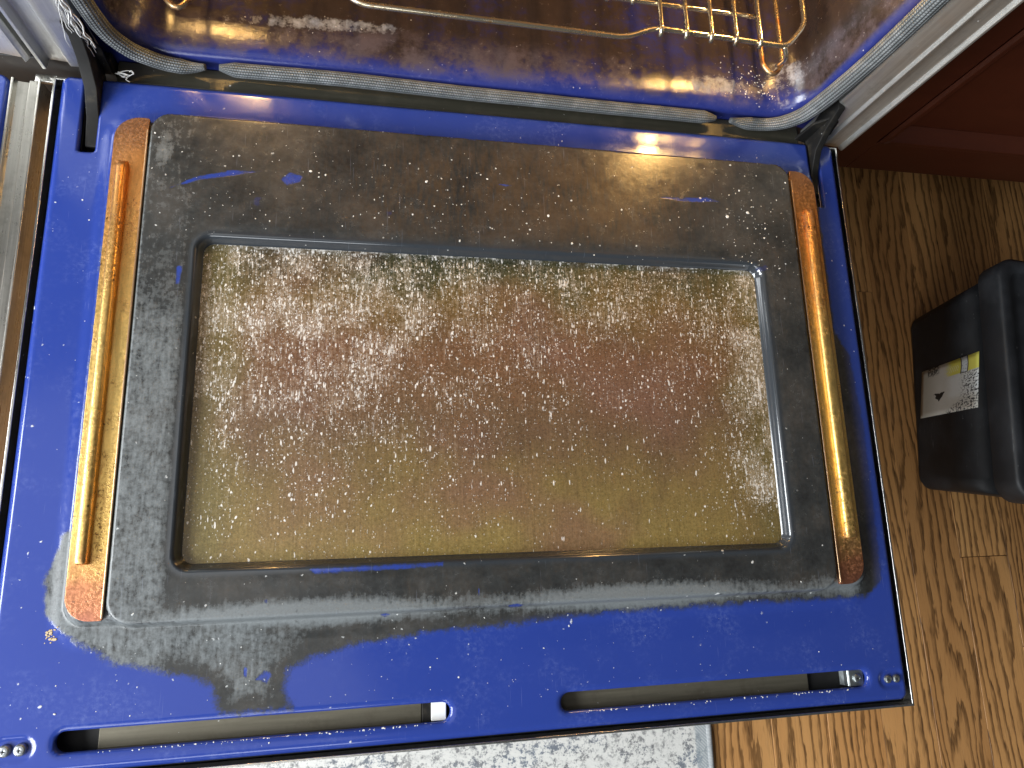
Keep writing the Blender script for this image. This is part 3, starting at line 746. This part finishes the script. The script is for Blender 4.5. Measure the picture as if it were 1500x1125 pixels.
# --- oven lamps, lit, one on each side wall of the cavity
for (sx, x, y, z, e) in ((1, .3215, .15, .27, 3.4), (-1, -.3175, .20, .27, 1.8)):
    V = [(-sx * h, .032 * math.cos(a) * q, .026 * math.sin(a) * q) for q, h in ((1, 0), (1, .008), (.8, .016), (.4, .019)) for a in [2 * math.pi * k / 20 for k in range(20)]]
    F = [(i * 20 + k, i * 20 + (k + 1) % 20, (i + 1) * 20 + (k + 1) % 20, (i + 1) * 20 + k) for i in range(3) for k in range(20)] + [tuple(60 + k for k in range(20))]
    lens = link('lamp_lens', mesh('lamp_lens', V, F, True), 'bulb', OV, (x, y, z))
    ld = bpy.data.lights.new('oven_lamp', 'POINT'); ld.energy = e; ld.color = (1.0, .58, .18); ld.shadow_soft_size = .012
    lo = bpy.data.objects.new('oven_lamp_light', ld); COL.objects.link(lo); lo.location = (x - sx * .040, y, z)

# --- wire guide on the cavity wall (hairpin) 
RZ = .0900
for sx in (1, -1):
    o_ = .004 if sx > 0 else 0
    gp = [(.3180, .44, .060), (.2840, .43, .060), (.2835, .115, .060), (.2828, .050, .060), (.2800, .0375, .060), (.2705, .0295, .060), (.2625, .0375, .060), (.2613, .050, .060), (.2620, .115, .060), (.2625, .44, .060)]
    tube('rack_guide', smooth_path([(sx * p[0] , p[1], p[2]) for p in gp], 6), .0023, 'guide', OV, 10)

# ------------------------------------------------------------------ the rack
RK = thing('oven_rack', (0, .24, RZ), 'shiny chrome wire rack inside the lit oven cavity', 'oven rack')
def bar(name, pts, r, sub=6): return tube(name, smooth_path(pts, sub), r, 'wire', RK, 10)
def corner(pts, rad=.006, n=6):
    """polyline with its corners rounded"""
    P = [Vector(p) for p in pts]; out = [P[0]]
    for i in range(1, len(P) - 1):
        a = P[i - 1] - P[i]; b = P[i + 1] - P[i]; r_ = min(rad, a.length * .45, b.length * .45)
        A = P[i] + a.normalized() * r_; B = P[i] + b.normalized() * r_
        for k in range(n + 1):
            t = k / n; out.append(A * (1 - t) ** 2 + P[i] * 2 * t * (1 - t) + B * t * t)
    out.append(P[-1]); return out
fb = [(.2900, .46, RZ), (.2900, .0630, RZ), (.2680, .0360, RZ), (.1369, .0390, RZ), (.1080, .0255, RZ), (-.1240, .0272, RZ), (-.1440, .0455, RZ), (-.2680, .0470, RZ), (-.2900, .0680, RZ), (-.2900, .46, RZ)]
tube('front_bar', corner(fb, .010), .0025, 'wire', RK, 10)
bar('cross_bar', [(-.2420, .0660, RZ), (0, .0660, RZ), (.2420, .0640, RZ)], .0022)
bar('cross_bar', [(-.2900, .2600, RZ), (0, .2600, RZ), (.2900, .2600, RZ)], .0022)
bar('cross_bar', [(-.2900, .4600, RZ), (0, .4600, RZ), (.2900, .4600, RZ)], .0022)
xs = [.2388 - .0244 * k for k in range(20)]
for x in xs:
    y0 = (.0345 if x > 0 else .0462) if abs(x) > .132 else .0650
    tube('wire', corner([(x, y0 - .0034, RZ - .0010), (x, y0 + .0004, RZ + .0043), (x, .46, RZ + .0043)], .0026), .0020, 'wire', RK, 10)
for sx in (1, -1):
    dy = 0 if sx > 0 else .009
    bar('support_hook', [(sx * .2660, .0362 + dy, RZ - .001), (sx * .2700, .0330 + dy, RZ - .006), (sx * .2735, .0330 + dy, RZ - .014), (sx * .2735, .0360 + dy * .5, RZ - .0255)], .0021)

# ------------------------------------------------------------------ cabinet beside the oven
CB = thing('cabinet', (.80, .2, FZ), 'dark red cherry wood cabinet standing beside the oven', 'cabinet')
CY = .100; CX0, CX1 = .4000, 1.30
box('carcass', CX0 + .002, CX1, CY + .022, .60, FZ + .095, .60, 'cherry', CB, .001)
box('toe_kick', CX0 + .01, CX1, CY + .075, CY + .090, FZ, FZ + .094, 'cherry', CB, .001)
box('stile', CX0, .5560, CY, CY + .0215, -.1990, .60, 'cherry', CB, .0015)
box('rail', .5565, CX1, CY + .0003, CY + .0215, -.1990, -.1340, 'cherry', CB, .0015)
# moulding: profiled strip mitred at the corner
prof = [(0, 0), (.004, -.004), (.010, -.004), (.014, .002), (.022, .006), (.027, .012)]   # inset from frame edge, depth
def mould(name, horizontal):
    V = []; 
    for (d, dep) in prof:
        if horizontal: V += [(.5565 + d, CY + dep, -.1335 + d), (CX1, CY + dep, -.1335 + d)]
        else: V += [(.5565 + d, CY + dep, -.1335 + d), (.5565 + d, CY + dep, .60)]
    F = [(2 * i, 2 * i + 1, 2 * i + 3, 2 * i + 2) for i in range(len(prof) - 1)]
    me = mesh(name, V, F); bm = bmesh.new(); bm.from_mesh(me); bmesh.ops.solidify(bm, geom=bm.faces[:], thickness=.003 if horizontal else -.003); bm.to_mesh(me); bm.free()
    return bevel(link(name, me, 'cherry', CB), .0008)
mould('moulding', True); mould('moulding', False)
box('panel', .5700, CX1, CY + .0125, CY + .0180, -.1200, .60, 'cherry', CB, .001)

# ------------------------------------------------------------------ rug
RG = thing('rug', (-.3, -.85, FZ), 'cream and grey distressed woven rug on the oak floor in front of the oven', 'rug')
def rug_sheet():
    xs = np.linspace(-1.2, .3160, 120); ys = np.linspace(-1.30, -.42, 80); V = []; F = []
    for y in ys:
        for x in xs: V.append((x, y, FZ + .0065 + .0006 * math.sin(x * 19) * math.cos(y * 23)))
    n = len(xs)
    for j in range(len(ys) - 1):
        for i in range(n - 1): F.append((j * n + i, j * n + i + 1, (j + 1) * n + i + 1, (j + 1) * n + i))
    me = mesh('pile', V, F, True); bm = bmesh.new(); bm.from_mesh(me)
    ex = bmesh.ops.extrude_face_region(bm, geom=[e for e in bm.edges if e.is_boundary])
    r = bmesh.ops.extrude_edge_only(bm, edges=[e for e in bm.edges if e.is_boundary])
    for v in [g for g in r['geom'] if isinstance(g, bmesh.types.BMVert)]: v.co.z = FZ + .0005
    bm.to_mesh(me); bm.free(); return me
link('pile', rug_sheet(), 'rug', RG)
tube('binding', smooth_path([(.3185 + .0008 * math.sin(k * 2.3), -1.30 + k * .08, FZ + .0045) for k in range(12)], 6), .0045, 'binding', RG, 8)

# ------------------------------------------------------------------ black bin
BN = thing('storage_bin', (.720, -.090, FZ), 'black plastic storage bin with a worn white and yellow label on its side', 'storage bin', -math.radians(6.4), True)
def loft(name, specs, mat, parent, capb=True, capt=True, n=6):
    V = []
    for (x0, x1, y0, y1, r, z) in specs: V += [(p[0], p[1], z) for p in rrect(x0, x1, y0, y1, r, n)]
    K = 4 * (n + 1); F = [(i * K + k, i * K + (k + 1) % K, (i + 1) * K + (k + 1) % K, (i + 1) * K + k) for i in range(len(specs) - 1) for k in range(K)]
    if capb: F.append(tuple(range(K - 1, -1, -1)))
    if capt: F.append(tuple((len(specs) - 1) * K + k for k in range(K)))
    o = link(name, mesh(name, V, F, True), mat, parent)
    e = o.modifiers.new('wn', 'WEIGHTED_NORMAL'); return o
Hb = .170
loft('tub', [(.002, .36, -.266, -.004, .016, 0), (0, .362, -.270, 0, .018, .004), (-.012, .374, -.279, .004, .020, Hb * .45), (-.026, .388, -.290, .009, .022, Hb)], 'plastic', BN)
loft('lid', [(-.030, .392, -.294, .013, .024, Hb - .012), (-.034, .396, -.298, .017, .026, Hb - .010), (-.036, .398, -.300, .019, .028, Hb + .020), (-.031, .393, -.295, .014, .026, Hb + .0245),
             (-.020, .382, -.284, .003, .020, Hb + .0245), (-.017, .379, -.281, .000, .018, Hb + .017), (.05, .31, -.22, -.06, .018, Hb + .017)], 'plastic', BN)
# label: lies on the sloping side; u goes up the wall, v towards the oven
def wall_x(z): 
    z1, z2 = .004, Hb * .45
    return (0 - .012 * (z - z1) / (z2 - z1)) if z < z2 else (-.012 - .014 * (z - z2) / (Hb - z2))
c4 = [(-.168, .019), (-.168, .019)]
LQ = {'ll': (-.1660, .014), 'lr': (-.1720, .133), 'ur': (-.0970, .143), 'ul': (-.0960, .024)}   # (y, z) corners; ll=lower left of the print
nu, nv = 16, 10; V = []; F = []; UV = []
for j in range(nv + 1):
    for i in range(nu + 1):
        u, v_ = i / nu, j / nv
        yz = [(1 - v_) * ((1 - u) * LQ['ll'][k] + u * LQ['lr'][k]) + v_ * ((1 - u) * LQ['ul'][k] + u * LQ['ur'][k]) for k in (0, 1)]
        V.append((wall_x(yz[1]) - .0006, yz[0], yz[1])); UV.append((u, v_))
for j in range(nv):
    for i in range(nu): a = j * (nu + 1) + i; F.append((a, a + nu + 1, a + nu + 2, a + 1))
me = mesh('label', V, F, True); ul = me.uv_layers.new(name='UVMap')
for lp in me.loops: ul.data[lp.index].uv = UV[lp.vertex_index]
lb = link('label', me, 'label', BN); sm = lb.modifiers.new('s', 'SOLIDIFY'); sm.thickness = .0004
lb['label'] = 'rubbed white label with yellow heading'

# ------------------------------------------------------------------ loose ash and crumbs
def chips(name, spots, mat, label):
    V = []; F = []
    for (x, y, z, s) in spots:
        n0 = len(V); k = random.randint(4, 6); a0 = random.uniform(0, 6.28); el = random.uniform(.5, 1.0); th = random.uniform(0, 3.14)
        for q, h in ((1, 0), (.75, .35)):
            for i in range(k):
                a = a0 + 2 * math.pi * i / k; rr = s * q * random.uniform(.7, 1.15); px, py = rr * math.cos(a), rr * math.sin(a) * el
                V.append((x + px * math.cos(th) - py * math.sin(th), y + px * math.sin(th) + py * math.cos(th), z + h * s))
        F.append(tuple(n0 + k + i for i in range(k)))
        for i in range(k): F.append((n0 + i, n0 + (i + 1) % k, n0 + k + (i + 1) % k, n0 + k + i))
    o = link(name, mesh(name, V, F), mat); o['kind'] = 'stuff'; o['label'] = label; o['category'] = 'crumbs'; return o
sp = []
def hz(x, y): return float(height(np.array([x]), np.array([y]))[0])
while len(sp) < 620:
    m_ = random.random()
    if m_ < .30: x, y = random.gauss(-.10, .13), random.gauss(-.11, .025)
    elif m_ < .50: x, y = random.gauss(.25, .03), random.gauss(-.11, .04)
    elif m_ < .70: x, y = random.uniform(-.36, .36), random.uniform(-.555, -.47)
    else: x, y = random.uniform(-.37, .37), random.uniform(-.55, -.01)
    d = float(cut(np.array([x]), np.array([y]))[0])
    if d > -.003 or (-.255 < x < .266 and -.42 < y < -.152) or abs(x + .3165) < .012 and y < -.05 or abs(x - .326) < .014 and y < -.05: continue
    s = min(.0020, (.00046 if m_ < .5 else .00030) * math.exp(random.gauss(0, .55)))
    sp.append((x, y, hz(x, y) - .00002, s))
for s_ in SLOTS:   # flaked enamel along the front lips of the slots
    for k in range(70):
        x = random.uniform(s_[0] + .02, s_[1] - .02); y = s_[2] - abs(random.gauss(0, .0006)) - .0003
        sp.append((x, y, hz(x, y) - .00002, random.uniform(.0003, .0009)))
for k in range(120):
    x = random.gauss(.285, .022); y = random.uniform(.034, .075); sp.append((min(x, .31), y, .0160 if y < .057 else .0150, random.uniform(.0003, .0011)))
chips('ash_crumbs', sp, 'ash', 'tiny pale ash crumbs scattered over the oven door')
tc = []
for k in range(26):
    x = random.gauss(-.3375, .0022); y = random.gauss(-.4665, .0028); tc.append((x, y, hz(x, y), random.uniform(.0005, .0016)))
chips('dried_food', tc, 'tan', 'small tan dried crumb cluster on the front corner of the blue door')
